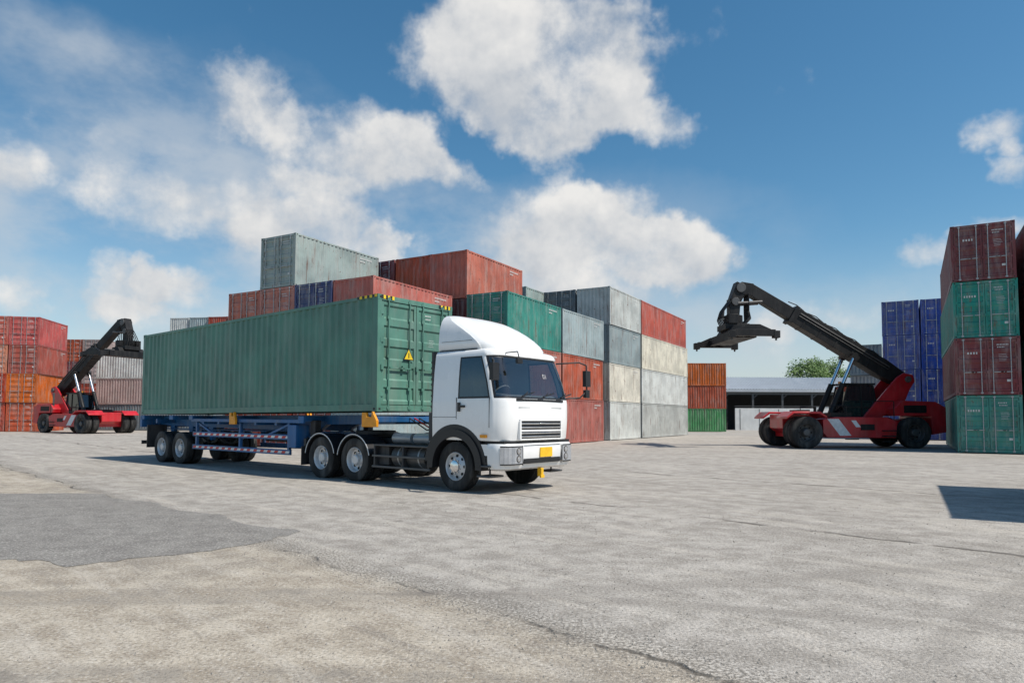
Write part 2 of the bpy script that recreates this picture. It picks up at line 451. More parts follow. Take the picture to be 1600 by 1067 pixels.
mb.tube(ring, .016, 0, 6); mb.cyl(cc, cc - axv * .35, .03, 0, 8); mb.tube([ring[0], tuple(cc), ring[12]], .015, 0, 6)
mb.obj('cab_interior', [M_cabin, M_seat, M_curt], truck)

lev = [(2.895, .84, 1.02, .36, XB), (2.95, .85, 1.05, .38, XB), (3.06, .78, 1.05, .42, XB), (3.19, .64, 1.04, .46, XB), (3.32, .45, 1.03, .48, XB), (3.45, .22, 1.0, .48, XB), (3.55, .0, .96, .42, XB),
       (3.63, -.20, .90, .30, XB), (3.68, -.36, .82, .2, XB), (3.70, -.48, .70, .1, XB)]
mb = MB(); loft(mb, lev, lambda xf, rf, xb: [xb, xf - rf], 10, 8, lambda *a: 0, bow=.10)
mb.obj('roof_deflector', [M_white], truck, ang=60)
mb = MB()
mb.box(-.6, .45, -1.065, -.98, 2.875, 2.905, 0); mb.box(-.6, .45, .98, 1.065, 2.875, 2.905, 0)  # dark strips stand in for the shade in the roof-to-deflector gap
mb.box(-.55, .32, -1.056, -1.03, 3.08, 3.086, 0)
for sy in (-1, 1):
    y0, y1 = (-1.219, -1.20) if sy < 0 else (1.20, 1.219)
    mb.box(.045, .055, y0, y1, 1.46, 1.9, 0)  # door seams: dark proud strips, seam shade put in the colour
    mb.box(.93, .94, y0, y1, 1.3, 1.88, 0)
    mb.box(.12, .29, sy * 1.235 - .018, sy * 1.235 + .018, 1.70, 1.745, 0)
    mb.box(.10, .16, sy * 1.225 - .02, sy * 1.225 + .02, 1.62, 1.80, 0)
    mb.box(-.62, .045, sy * 1.2175 - .002, sy * 1.2175 + .002, 1.50, 1.507, 0)
mb.box(1.26, 1.302, -.80, .80, 1.83, 1.875, 0)
mb.box(1.27, 1.302, -.74, .74, 1.70, 1.707, 0)  # dark strip painted as the front panel groove's shade
mb.box(1.27, 1.306, -.70, .70, 1.08, 1.44, 0)
for yy in (-.8, -.1, .55):
    mb.tube([(1.30, yy, 1.87), (1.29, yy + .2, 1.90), (1.25, yy + .42, 2.02)], .012, 0)
    mb.cyl((1.283, yy + .2, 1.93), (1.255, yy + .62, 2.02), .013, 0, 6)
mb.obj('trim_and_gap_shade', [M_black], truck)
mb = MB()
for z, h in ((1.105, .028), (1.175, .028), (1.29, .028), (1.365, .028)):
    mb.box(1.30, 1.335, -.68, .68, z, z + h, 1)
mb.box(1.28, 1.33, -.72, .72, 1.435, 1.47, 0); mb.box(1.26, 1.33, -.72, .72, 1.055, 1.08, 0); mb.box(1.30, 1.332, -.68, .68, 1.22, 1.258, 0)
for sy in (-1, 1): mb.box(1.27, 1.331, sy * .705 - .025, sy * .705 + .025, 1.08, 1.435, 0)
mb.box(1.335, 1.35, -.09, .09, 1.37, 1.40, 1)
mb.obj('grille', [M_white, M_chrome], truck, bevel=.005)
lev = [(.46, 1.2, 1.14, .26, .9), (.50, 1.28, 1.19, .28, .9), (.62, 1.33, 1.215, .3, .9), (.86, 1.345, 1.225, .3, .9), (.95, 1.34, 1.222, .3, .9), (.985, 1.315, 1.205, .29, .9)]
mb = MB(); loft(mb, lev, lambda xf, rf, xb: [xb, xf - rf], 8, 6, lambda *a: 0)
mb.box(.70, .895, -1.21, -.9, .75, .97, 0); mb.box(.70, .895, .9, 1.21, .75, .97, 0)
mb.obj('bumper', [M_white], truck, ang=40, bevel=0)
mb = MB()
mb.box(.7, 1.24, -1.12, 1.12, .985, 1.04, 0)  # dark box colours in the shaded gap between bumper and cab
mb.box(1.33, 1.351, -.62, .62, .585, .685, 0); mb.box(1.34, 1.352, -.62, .62, .945, .953, 0)  # intake slot and bumper seam: proud dark boxes, shade is painted
for sy in (-1, 1):
    mb.box(1.335, 1.352, sy * .66 - .006, sy * .66 + .006, .56, .95, 0)
    cx, cy, R = 1.045, .922, .312
    pts = [(1.357, .69), (1.357, .922)] + [(cx + R * math.cos(rad(a)), cy + R * math.sin(rad(a))) for a in (15, 30, 45, 60)]
    for (a, b) in zip(pts[:-1], pts[1:]):
        for z0, z1, o, m in ((.575, .945, 0, 0), (.60, .92, .006, 1)):
            p = [(a[0] + o, sy * a[1], z0), (b[0] + o, sy * (b[1] + o), z0), (b[0] + o, sy * (b[1] + o), z1), (a[0] + o, sy * a[1], z1)]
            mb.quad(p if sy > 0 else p[::-1], m)
    for z in (.84, .69):
        mb.cyl((1.355, sy * .81, z), (1.37, sy * .81, z), .07, 0, 20); mb.cyl((1.369, sy * .81, z), (1.374, sy * .81, z), .058, 2, 20)
        mb.cyl((1.373, sy * .81, z), (1.378, sy * .81, z), .03, 1, 20)
mb.obj('headlamps_and_gap_shade', [M_black, M_lens, M_chrome], truck)
mb = MB(); mb.box(1.35, 1.365, -.10, .32, .70, .90, 0); mb.box(1.2, 1.3, .02, .1, .3, .47, 0); mb.box(1.27, 1.31, .0, .12, .27, .33, 0)
mb.obj('number_plate', [M_yellow], truck, bevel=.004)
mb = MB(); mb.box(.72, .88, -1.245, -1.20, 1.10, 1.16, 0); mb.box(.72, .88, 1.20, 1.245, 1.10, 1.16, 0)
mb.obj('indicator_lamps', [M_amber], truck)

mb = MB()
mb.tube([(.90, -1.10, 2.68), (1.15, -1.34, 2.62), (1.20, -1.38, 2.3)], .016, 0)
mb.box(1.14, 1.24, -1.46, -1.27, 2.22, 2.56, 0)
mb.tube([(.90, 1.10, 2.70), (1.25, 1.5, 2.74), (1.34, 1.66, 2.68), (1.34, 1.68, 2.1), (1.28, 1.5, 1.95), (1.05, 1.15, 1.92)], .018, 0)
mb.box(1.28, 1.37, 1.60, 1.80, 2.20, 2.56, 0); mb.box(1.28, 1.36, 1.62, 1.78, 1.95, 2.13, 0)
mb.tube([(.95, -.80, 2.80), (1.36, -.86, 2.80), (1.40, -.86, 2.66)], .013, 0); mb.box(1.37, 1.43, -.94, -.78, 2.56, 2.67, 0)
mb.obj('mirrors', [M_black], truck, bevel=.025)

mb = MB()
for sy in (-1, 1):
    ya, yb = (-1.245, -.80) if sy < 0 else (.80, 1.245)
    mb.arcband((0, .5), .60, .76, -4, 184, ya, yb, 0, 26)
    mb.arcband((0, .5), .76, .86, 8, 174, ya + .03, yb - .02, 0, 26)
    mb.box(.60, .90, ya + .04, yb, .50, .75, 0); mb.box(.62, .98, ya, yb, .52, .56, 1)
    mb.box(.64, .98, ya, yb, .32, .36, 1); mb.box(.66, .69, ya + .05, ya + .09, .34, .52, 0); mb.box(.92, .95, ya + .05, ya + .09, .34, .52, 0)
mb.box(-.6, .62, -.8, .8, .72, 1.03, 0)
mb.obj('front_fenders', [M_black, M_grease], truck, bevel=.012)

mb = MB()
for sy in (-1, 1):
    mb.box(-5.25, 1.1, sy * .42 - .04, sy * .42 + .04, .72, 1.0, 0)
mb.box(-.15, .15, -.9, .9, .42, .58, 0)
for x in (-3.25, -4.55):
    mb.cyl((x, -.8, .5), (x, .8, .5), .12, 0, 12); mb.cyl((x, -.25, .5), (x, .25, .5), .27, 0, 14)
mb.cyl((-3.2, 0, .55), (-.2, 0, .8), .06, 0, 8)
for x in (-1.0, -2.2, -3.9, -5.2): mb.box(x, x + .1, -.42, .42, .74, .98, 0)
mb.cyl((-3.9, 0, 1.06), (-3.9, 0, 1.16), .5, 0, 20); mb.box(-4.2, -3.6, -.45, .45, 1.0, 1.08, 0)
for sy in (-1, 1):
    mb.arcband((-3.9, 1.75), 1.15, 1.22, 245, 295, sy * .55 - .05, sy * .55 + .05, 0, 10)
mb.cyl((-1.0, -.86, .62), (-2.05, -.86, .62), .24, 1, 24)
for x in (-1.2, -1.85): mb.cyl((x, -.86, .62), (x + .04, -.86, .62), .25, 3, 24)
mb.box(-2.55, -2.15, -1.08, -.55, .42, .84, 0)
mb.cyl((-.95, -.80, 1.02), (-1.55, -.80, 1.02), .12, 3, 16); mb.cyl((-1.65, -.80, 1.02), (-2.25, -.80, 1.02), .12, 3, 16)
for z in (.60, .36): mb.box(-2.6, -.72, -1.20, -1.16, z, z + .05, 1)
for x in (-2.55, -1.6, -.8): mb.box(x, x + .05, -1.19, -1.0, .36, .85, 0)
mb.box(-2.55, -.75, -1.19, -.5, .845, .88, 1)
mb.cyl((-1.0, .86, .66), (-2.3, .86, .66), .3, 1, 24)
mb.box(-.95, -.7, -1.02, -.74, 1.0, 1.6, 0); mb.cyl((-.84, -.9, 1.6), (-.84, -.9, 2.9), .11, 0, 12); mb.box(-1.1, -.75, -.6, .6, 1.0, 1.5, 0)
for k in range(9): mb.cyl((-.84, -.9, 1.7 + k * .12), (-.84, -.9, 1.74 + k * .12), .125, 0, 12)
for k in range(3):
    mb.tube([(-.75, -.3 + .25 * k, 1.7), (-1.3, -.3 + .25 * k, 1.25), (-1.8, -.25 + .2 * k, 1.2), (-2.5, -.2 + .15 * k, 1.5)], .018, 2 if k == 1 else 0, 6)
mb.box(-5.4, -5.3, -1.1, 1.1, .75, .95, 0)
for sy in (-1, 1): mb.box(-5.36, -5.34, sy * .9 - .3, sy * .9 + .3, .28, .75, 0)
mb.obj('chassis', [M_chassis, M_grease, M_redst, M_rod], truck, bevel=.008)
mb = MB()
for sy in (-1, 1):
    for x in (-3.25, -4.55):
        ya, yb = (-1.22, -.62) if sy < 0 else (.62, 1.22)
        mb.arcband((x, .5), .565, .585, 15, 168, ya, yb, 0, 18)
        yo = ya - .012 if sy < 0 else yb + .002
        mb.arcband((x, .5), .585, .603, 12, 171, yo, yo + .01, 1, 18); mb.arcband((x, .5), .56, .585, 12, 171, yo + .002, yo + .009, 0, 18)
mb.obj('rear_fenders', [M_black, M_whst], truck)
for nm, x, y, side, kind in (('front_wheel_near', 0, -1.05, -1, 'front'), ('front_wheel_far', 0, 1.05, 1, 'front')):
    mb = MB(); truck_wheel(mb, (0, 0, 0), side, kind); o = mb.obj(nm, WM, truck, (x, y, .5)); o.rotation_euler[2] = rad(-3)
for i, x in enumerate((-3.25, -4.55)):
    for side in (-1, 1):
        mb = MB(); truck_wheel(mb, (0, side * 1.07, 0), side, 'rear', .5, .25)
        truck_wheel(mb, (0, side * .77, 0), side, 'rear', .5, .25)
        mb.obj('drive_wheels_%d_%s' % (i + 1, 'r' if side < 0 else 'l'), WM, truck, (x, 0, .5))
Mt = Matrix.Translation((1.168, .30, 2.36)) @ Matrix.Rotation(rad(90), 4, 'Z') @ Matrix.Rotation(rad(71), 4, 'X')
text('01', truck, M_stick, .15, Mt, 'windscreen_lettering')

# ------------------------------------------------------------------ trailer
trailer = empty('container_trailer', T_LOC, T_RZ)
mb = MB()
for sy in (-1, 1):
    y = sy * .48
    mb.prism([(-2.55, 1.33), (-2.55, 1.55), (-14.6, 1.50), (-14.6, 1.18), (-5.6, 1.10), (-5.2, 1.30)], y - .07, y + .07, 0)
    mb.box(-14.55, -5.3, y - .11, y + .11, 1.06, 1.085, 0)
for x in (-2.55, -5.4, -8.6, -11.2, -12.5, -14.55):
    mb.box(x - .12, x + .12, -1.2, 1.2, 1.38, 1.51, 0)
for x in (-6.6, -7.6, -9.6, -10.5, -13.6): mb.box(x - .05, x + .05, -1.16, 1.16, 1.26, 1.40, 0)
mb.box(-11.2, -5.3, -1.19, -1.13, 1.33, 1.42, 0)
for sy in (-1, 1):
    for x in (-6.0, -8.4, -10.9):
        mb.box(x - .04, x + .04, sy * 1.12 - .04, sy * 1.12 + .04, .52, 1.33, 0)
    mb.beam((-6.0, 1.30), (-7.2, .95), .05, .06, mat=0, y=sy * 1.1); mb.beam((-10.9, 1.30), (-9.9, .95), .05, .06, mat=0, y=sy * 1.1)
    for z in (.89, .50): mb.box(-11.1, -5.9, sy * 1.14 - .03, sy * 1.14 + .03, z, z + .14, 0)
    mb.box(-5.35, -5.15, sy * .85 - .09, sy * .85 + .09, .62, 1.40, 1); mb.box(-5.32, -5.18, sy * .85 - .06, sy * .85 + .06, .35, .62, 1); mb.box(-5.42, -5.08, sy * .85 - .14, sy * .85 + .14, .32, .36, 1)
    mb.beam((-5.25, .8), (-6.3, 1.25), .05, .06, mat=1, y=sy * .85)
mb.box(-5.98, -5.6, -1.2, -.8, .70, 1.28, 0)
mb.cyl((-6.6, -.75, .95), (-7.6, -.75, .95), .14, 1, 16)
for x in (-11.9, -13.15):
    mb.cyl((x, -.8, .5), (x, .8, .5), .09, 1, 12)
for sy in (-1, 1):
    for x in (-11.2, -12.52, -13.8): mb.prism([(x - .14, 1.18), (x + .14, 1.18), (x + .06, .75), (x - .06, .75)], sy * .48 - .06, sy * .48 + .06, 0)
    for x in (-11.9, -13.15): mb.arcband((x, 1.75), 1.12, 1.2, 242, 298, sy * .48 - .05, sy * .48 + .05, 1, 10)
mb.box(-14.75, -14.6, -1.2, 1.2, 1.12, 1.50, 0)
mb.box(-14.72, -14.66, -1.15, 1.15, .55, .67, 1)
for sy in (-1, 1): mb.box(-14.7, -14.62, sy * .6 - .04, sy * .6 + .04, .6, 1.2, 1); mb.box(-14.15, -14.1, sy * .9 - .32, sy * .9 + .32, .45, 1.2, 1)
mb.obj('frame', [M_tblue, M_chassis], trailer, bevel=.006)
mb = MB()
for z in (.93, .54):
    n = 30; x0 = -11.05; dx = (11.05 - 5.95) / n
    for k in range(n):
        a = x0 + k * dx; sk = .05
        for y in (-1.175, 1.175):
            mb.quad([(a, y, z), (a + dx, y, z), (a + dx + sk, y, z + .06), (a + sk, y, z + .06)], k % 2)
for y in (-.95, .7): mb.box(-14.77, -14.751, y, y + .3, 1.2, 1.38, 0)
mb.obj('side_guard_stripes', [M_redst, M_whst], trailer)
mb = MB()
for x in (-2.62, -8.6):
    for sy in (-1, 1):
        hw = .26 if x > -5 else .16
        mb.prism([(x - hw, 1.27), (x + hw, 1.27), (x + hw, 1.42), (x + hw * .6, 1.56), (x + hw * .5, 1.62), (x + hw * .35, 1.62), (x + hw * .3, 1.5), (x - hw * .3, 1.5), (x - hw * .4, 1.60), (x - hw, 1.60)],
                 sy * 1.25 - .035, sy * 1.25 + .035, 0)
mb.obj('twist_lock_brackets', [M_amber], trailer, bevel=.01)
for i, x in enumerate((-11.9, -13.15)):
    for side in (-1, 1):
        mb = MB(); truck_wheel(mb, (0, side * 1.07, 0), side, 'rear', .5, .25)
        truck_wheel(mb, (0, side * .77, 0), side, 'rear', .5, .25)
        mb.obj('trailer_wheels_%d_%s' % (i + 1, 'r' if side < 0 else 'l'), WM, trailer, (x, 0, .5))

box = container(0, 0, 0, 0, 12.192, 'sage', 'door', H=2.70, rod='paint', marks=0, sidemarks=False)
tm = Matrix.Translation(T_LOC) @ Matrix.Rotation(T_RZ, 4, 'Z')
box.matrix_world = tm @ Matrix.Translation((-2.43, 1.22, 1.625)) @ Matrix.Rotation(rad(180), 4, 'Z') @ Matrix.Rotation(rad(.42), 4, 'Y')
Mtri = plain('warning_yellow', (.85, .6, .02), .5)
mb = MB()
def tri(yc, zc, s, x, m):
    mb.quad([(x, yc + s * .5, zc), (x, yc - s * .5, zc), (x, yc, zc + s * .866)], m)
tri(1.50, 1.22, .34, -.022, 1); tri(1.50, 1.245, .27, -.026, 0)
mb.box(-.03, -.027, 1.487, 1.513, 1.28, 1.40, 1)
for y0 in (1.95, .08):
    for k in range(6):
        a = y0 + k * .065
        mb.quad([(-.008, a + .065, 2.605), (-.008, a, 2.605), (-.008, a, 2.69), (-.008, a + .065, 2.69)], k % 2)
for k in range(8):
    a = .02 + k * .09; mb.quad([(a, 2.448, 2.63), (a + .09, 2.448, 2.63), (a + .09, 2.448, 2.695), (a, 2.448, 2.695)][::-1], k % 2)
mb.obj('warning_labels', [Mtri, M_black], box)

# ------------------------------------------------------------------ reach stackers
def reach_stacker(loc, rz, boom_top=(8.7, 8.75), ext=.55):
    e = empty('reach_stacker', loc, rz)
    R = .82
    for i, (x, y, side) in enumerate(((6.0, -1.95, -1), (6.0, -1.33, -1), (6.0, 1.33, 1), (6.0, 1.95, 1), (0, -1.35, -1), (0, 1.35, 1))):
        mb = MB()
        truck_wheel(mb, (0, 0, 0), side, 'rear', R, .52)
        mb.obj('wheel_%d' % (i + 1), [M_tyre, M_grease, M_grease, M_dark], e, (x, y, R))
    mb = MB()
    mb.prism([(-1.2, .75), (6.3, .75), (6.7, 1.0), (6.7, 1.75), (5.2, 1.75), (4.8, 1.45), (1.0, 1.45), (-1.2, 1.6)], -.85, .85, 0)
    mb.box(5.75, 6.25, -1.7, 1.7, .55, 1.1, 0)
    for sy in (-1, 1):
        a, b = sorted((sy * .86, sy * 1.75))
        mb.prism([(1.15, .55), (4.75, .55), (4.98, .8), (4.98, 1.5), (4.3, 1.62), (1.6, 1.62), (1.05, 1.4)], a, b, 0)
        a, b = sorted((sy * .86, sy * 2.2))
        mb.prism([(4.95, 1.66), (5.3, 1.90), (6.7, 1.90), (7.05, 1.6), (7.05, 1.5), (6.66, 1.78), (5.34, 1.78), (4.95, 1.54)], a, b, 0)
    mb.prism([(-1.75, .85), (-1.0, .72), (-.95, 1.7), (.95, 1.7), (1.05, 2.05), (.6, 2.5), (-1.2, 2.45), (-1.75, 2.15)], -1.40, 1.40, 0)
    for sy in (-1, 1):
        mb.prism([(.1, 2.3), (1.7, 1.4), (2.5, 1.4), (.45, 3.75), (.05, 4.0), (-.45, 3.9), (-.55, 3.55), (-.25, 3.1)], sy * .68 - .07, sy * .68 + .07, 0)
    mb.cyl((-.15, -.85, 3.65), (-.15, .85, 3.65), .17, 1, 14)
    mb.obj('chassis', [M_mred, M_grease], e, bevel=.03)
    mb = MB()
    for sy in (-1, 1):
        y = sy * 1.756
        p = [(3.5, y, .66), (4.1, y, .66), (4.75, y, 1.52), (4.15, y, 1.52)]; mb.quad(p if sy < 0 else p[::-1], 0)
        p = [(3.0, y, 1.1), (3.25, y, 1.1), (3.5, y, 1.45), (3.25, y, 1.45)]; mb.quad(p if sy < 0 else p[::-1], 0)
    mb.box(2.3, 3.0, -1.80, -1.757, .95, 1.25, 1); mb.box(2.3, 3.0, 1.757, 1.8, .95, 1.25, 1)
    for z in (.35, .62, .9): mb.box(1.2, 1.9, -1.98, -1.76, z, z + .05, 1)
    for z in (.35, .62, .9): mb.box(1.2, 1.9, 1.76, 1.98, z, z + .05, 1)
    mb.box(-.7, .5, -1.42, -1.402, 1.85, 2.25, 1); mb.box(-.7, .5, 1.402, 1.42, 1.85, 2.25, 1); mb.box(-1.77, -1.752, -.8, .8, 1.2, 1.8, 1)
    for sy in (-1, 1):
        mb.tube([(1.2, sy * 1.68, 1.5), (1.2, sy * 1.68, 2.45), (2.1, sy * 1.68, 2.45)], .025, 1, 6)
        mb.tube([(4.6, sy * 1.68, 1.5), (4.6, sy * 1.68, 2.2), (3.7, sy * 1.68, 2.2), (3.7, sy * 1.68, 1.5)], .025, 1, 6)
        mb.box(3.3, 4.4, sy * 1.1 - .35, sy * 1.1 + .35, 1.63, 1.85, 1)
    mb.cyl((.75, -1.2, 2.3), (.75, -1.2, 3.4), .08, 2, 10)
    mb.box(3.2, 4.5, -.6, .6, 1.46, 1.75, 1); mb.box(5.2, 5.6, -.8, .8, 1.76, 2.0, 1)
    mb.obj('body_details', [M_whst, M_mblack, M_grease], e)
    mb = MB()
    mb.prism([(1.55, 1.55), (3.15, 1.55), (3.35, 2.2), (3.05, 3.3), (1.7, 3.35), (1.5, 2.3)], -.62, .62, 1)
    for sy in (-1, 1):
        y = sy * .63
        for a, b in (((1.52, 1.58), (1.52, 2.3)), ((1.52, 2.3), (1.7, 3.32)), ((3.12, 1.58), (3.35, 2.2)), ((3.35, 2.2), (3.05, 3.3)), ((2.3, 1.58), (2.35, 3.3)), ((1.52, 2.15), (3.33, 2.15))):
            mb.beam(a, b, .06, .07, mat=0, y=y)
        mb.beam((1.5, 1.62), (3.15, 1.62), .06, .16, mat=0, y=y)
    mb.box(1.6, 3.2, -.7, .7, 3.34, 3.44, 0); mb.box(2.9, 3.1, -.3, -.1, 3.44, 3.56, 2)
    mb.obj('operator_cab', [M_mblack, M_glass, M_amber], e)
    p0 = Vector((-.15, 3.65)); p1 = Vector(boom_top); d = (p1 - p0).normalized(); Lb = (p1 - p0).length
    nrm = Vector((-d.y, d.x)); at = lambda t, o=0: tuple(p0 + d * (Lb * t) + nrm * o)
    mb = MB()
    mb.beam(at(-.04), at(.12), .72, .65, .95, 0); mb.beam(at(.12), at(ext + .12), .74, .95, .86, 0)
    mb.beam(at(ext + .115), at(ext + .135), .80, .98, .98, 0)
    mb.beam(at(ext + .13), at(.95), .56, .66, .6, 0)
    for t in (.2, .3, .4, .5, .6): mb.beam(at(t), at(t + .012), .78, .97 - .1 * t, mat=0)
    for sy in (-1, 1):
        a = at(.1, .2); b = at(ext + .1, .2); mb.cyl((a[0], sy * .41, a[1]), (b[0], sy * .41, b[1]), .035, 1, 6)
        a = at(.1, .05); b = at(ext + .1, .05); mb.cyl((a[0], sy * .41, a[1]), (b[0], sy * .41, b[1]), .025, 1, 6)
    for k in range(5):
        t = .15 + .12 * k; a = at(t, .5); b = at(t + .05, .58); c = at(t + .1, .5)
        mb.tube([(a[0], .15, a[1]), (b[0], .15, b[1]), (c[0], .15, c[1])], .03, 0, 6)
    h0 = Vector(at(.94)); h1 = h0 + Vector((.55, .05)); h2 = h1 + Vector((.30, -.75)); h3 = h2 + Vector((.05, -.95))
    mb.beam(h0 - Vector((.1, .05)), h1, .66, .66, .66, 0); mb.beam(h1 + Vector((-.12, .2)), h2, .62, .7, .56, 0); mb.beam(h2 + Vector((0, .15)), h3, .55, .6, .5, 0)
    for sy in (-1, 1):
        mb.cyl((h1.x, sy * .38, h1.y), (h1.x, sy * .28, h1.y), .26, 1, 14); mb.cyl((h2.x, sy * .36, h2.y), (h2.x, sy * .25, h2.y), .22, 1, 14)
        a = h0 + Vector((-.6, -.7)); mb.cyl((a.x, sy * .3, a.y), (h2.x - .1, sy * .3, h2.y - .1), .08, 1, 10)
    cx, cz = h3.x, h3.y
    mb.cyl((cx, 0, cz + .2), (cx, 0, cz - .35), .5, 0, 18); mb.box(cx - .65, cx + .65, -.7, .7, cz - .6, cz - .3, 0)
    mb.box(cx - .45, cx + .1, -.8, -.4, cz - .3, cz + .15, 0); mb.box(cx, cx + .5, .35, .8, cz - .3, cz + .2, 0)
    for k in range(6):
        yy = -.35 + .14 * k
        mb.tube([(h2.x + .2, yy, h2.y + .1), (cx + .6, yy, cz + .45), (cx + .7, yy * 1.4, cz), (cx + .5, yy * 1.6, cz - .4)], .035, 0, 6)
        mb.tube([(h1.x - .4, yy, h1.y - .3), (cx - .75, yy, cz + .45), (cx - .8, yy * 1.3, cz), (cx - .45, yy * 1.6, cz - .35)], .035, 0, 6)
    mb.obj('telescopic_boom', [M_mblack, M_grease], e, bevel=.012)
    mb = MB(); sz = cz - 1.2
    mb.box(cx - .55, cx + .55, -1.9, 1.9, sz, sz + .45, 0); mb.prism([(cx - .55, sz + .45), (cx + .55, sz + .45), (cx + .35, sz + .75), (cx - .35, sz + .75)], -1.1, 1.1, 0)
    for sx in (-1, 1): mb.box(cx + sx * .3 - .14, cx + sx * .3 + .14, -2.95, 2.95, sz + .04, sz + .36, 0)
    for sy in (-1, 1):
        mb.box(cx - 1.05, cx + 1.05, sy * 2.95 - .16, sy * 2.95 + .16, sz - .04, sz + .28, 0)
        mb.prism([(cx - 1.0, sz + .24), (cx - .3, sz + .55), (cx + .3, sz + .55), (cx + 1.0, sz + .24)], sy * 2.95 - .06, sy * 2.95 + .06, 0)
        for sx in (-1, 1):
            mb.box(cx + sx * 1.12 - .15, cx + sx * 1.12 + .15, sy * 2.95 - .18, sy * 2.95 + .18, sz - .14, sz + .22, 0)
            mb.cyl((cx + sx * 1.12, sy * 2.95, sz - .14), (cx + sx * 1.12, sy * 2.95, sz - .26), .05, 1, 8)
        mb.cyl((cx - .1, sy * .4, sz + .5), (cx - .1, sy * 1.9, sz + .52), .07, 1, 8)
    mb.box(cx - .3, cx + .3, -.6, .6, sz + .7, cz - .3, 0)
    mb.obj('spreader', [M_mblack, M_grease], e, bevel=.01)
    mb = MB(); top = at(.30, -.35)
    for sy in (-1, 1):
        a = Vector((4.15, sy * .62, 1.5)); b = Vector((top[0], sy * .62, top[1])); m = a.lerp(b, .56)
        mb.cyl(a, m, .15, 0, 14); mb.cyl(m, b, .095, 1, 14); mb.cyl(a + Vector((0, -.15, 0)), a + Vector((0, .15, 0)), .22, 0, 12); mb.cyl(b + Vector((0, -.13, 0)), b + Vector((0, .13, 0)), .17, 0, 12)
    mb.obj('lift_cylinders', [M_mblack, M_chrome], e)
    return e
reach_stacker((21.0, 37.2, 0), rad(181.5), (8.6, 8.85))
reach_stacker((-39.4, 59.9, 0), rad(-25.5), (8.0, 9.5), ext=.45)

# ------------------------------------------------------------------ shed, trees
shed = empty('warehouse_shed', (26.0, 92, 0), rad(-2))
mb = MB()
x0, x1 = -6, 42
n = 120; dx = (x1 - x0) / n
for k in range(n):
    a = x0 + k * dx
    mb.quad([(a, -.6, 5.45), (a + dx * .7, -.6, 5.45), (a + dx * .7, 9, 7.6), (a, 9, 7.6)], 0)
    mb.quad([(a + dx * .7, -.6, 5.45), (a + dx * .85, -.6, 5.53), (a + dx * .85, 9, 7.68), (a + dx * .7, 9, 7.6)], 0)
    mb.quad([(a + dx * .85, -.6, 5.53), (a + dx, -.6, 5.45), (a + dx, 9, 7.6), (a + dx * .85, 9, 7.68)], 0)
mb.box(x0, x1, -.62, -.5, 5.1, 5.42, 0)
mb.obj('roof', [M_metalroof], shed)
mb = MB()
for k in range(13):
    x = x0 + .5 + k * 3.9; mb.box(x, x + .25, -.3, -.05, 0, 5.1, 0)
    mb.beam((x + .12, 4.2), (x + 1.2, 5.1), .1, .1, mat=0, y=-.15)
mb.box(x0, x1, -.25, -.1, 4.75, 5.08, 0)
mb.obj('steel_posts', [M_grease], shed)
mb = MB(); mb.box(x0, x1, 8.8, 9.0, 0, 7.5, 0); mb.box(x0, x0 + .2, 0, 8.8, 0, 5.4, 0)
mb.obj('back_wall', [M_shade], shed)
mb = MB(); mb.box(3.4, 13.5, -2.2, -2.0, 0, 2.9, 0); mb.box(13.9, 24, -2.2, -2.0, 0, 3.1, 0); mb.box(3.35, 24.1, -2.25, -1.95, 3.11, 3.2, 1)
for k in range(8): mb.box(4 + k * 2.5, 4.06 + k * 2.5, -2.23, -2.2, .1, 2.8, 1)
mb.obj('white_partition_wall', [M_wallw, M_grease], shed)
mb = MB()
for k in range(10): mb.box(-5.5 + k * .95, -5.42 + k * .95, .6, .7, 0, 4.2, 0)
for z in (.8, 1.6, 2.4, 3.2, 4.0): mb.box(-5.5, 3.2, .58, .72, z, z + .1, 0)
for k in range(9):
    for z in (.1, 0.9, 1.7, 2.5):
        if random.random() < .75: mb.box(-5.3 + k * .95, -4.7 + k * .95, .75, 1.6, z, z + .6, random.choice((1, 1, 2, 3)))
mb.obj('storage_rack', [M_grease, M_tblue, M_wallw, M_mred], shed)

def leaf_mat():
    m, nt, b = new_mat('foliage')
    n = nt.noise(nt.coord(), .7, 3, .6)
    nt.put(b.inputs['Base Color'], nt.mix(nt.ss(n, .35, .65), (.04, .10, .015), (.12, .20, .04))); b.inputs['Roughness'].default_value = .6
    return m
M_leaf = leaf_mat(); M_bark = plain('bark', (.12, .09, .06), .9)
def tree(loc, h, r):
    e = empty('broadleaf_tree', loc, 0); rng = random.Random(int(loc[0]))
    mb = MB(); tips = []
    mb.cyl((0, 0, 0), (.1, 0, h * .45), .28, 0, 10, .18)
    for k in range(9):
        a = k * 2.4; q = Vector((math.cos(a) * r * rng.uniform(.3, .8), math.sin(a) * r * rng.uniform(.3, .8), h * rng.uniform(.62, .9)))
        mb.cyl((.1, 0, h * rng.uniform(.3, .45)), q, .12, 0, 8, .04); tips.append(q)
    mb.obj('trunk', [M_bark], e)
    mb = MB(); tips += [Vector((rng.uniform(-.6, .6) * r, rng.uniform(-.6, .6) * r, h * rng.uniform(.6, .93))) for _ in range(14)]
    for t in tips:
        rr = rng.uniform(.22, .4) * r
        for k in range(230):
            d = Vector((rng.gauss(0, 1), rng.gauss(0, 1), rng.gauss(0, .75))).normalized() * rr * rng.uniform(.5, 1.08)
            p = t + d; s = rng.uniform(.12, .24); u = Vector((rng.gauss(0, 1), rng.gauss(0, 1), rng.gauss(0, 1))).normalized(); w = u.orthogonal().normalized()
            mb.quad([p - u * s, p + w * s * .6, p + u * s, p - w * s * .6], 0)
    mb.obj('crown', [M_leaf], e)
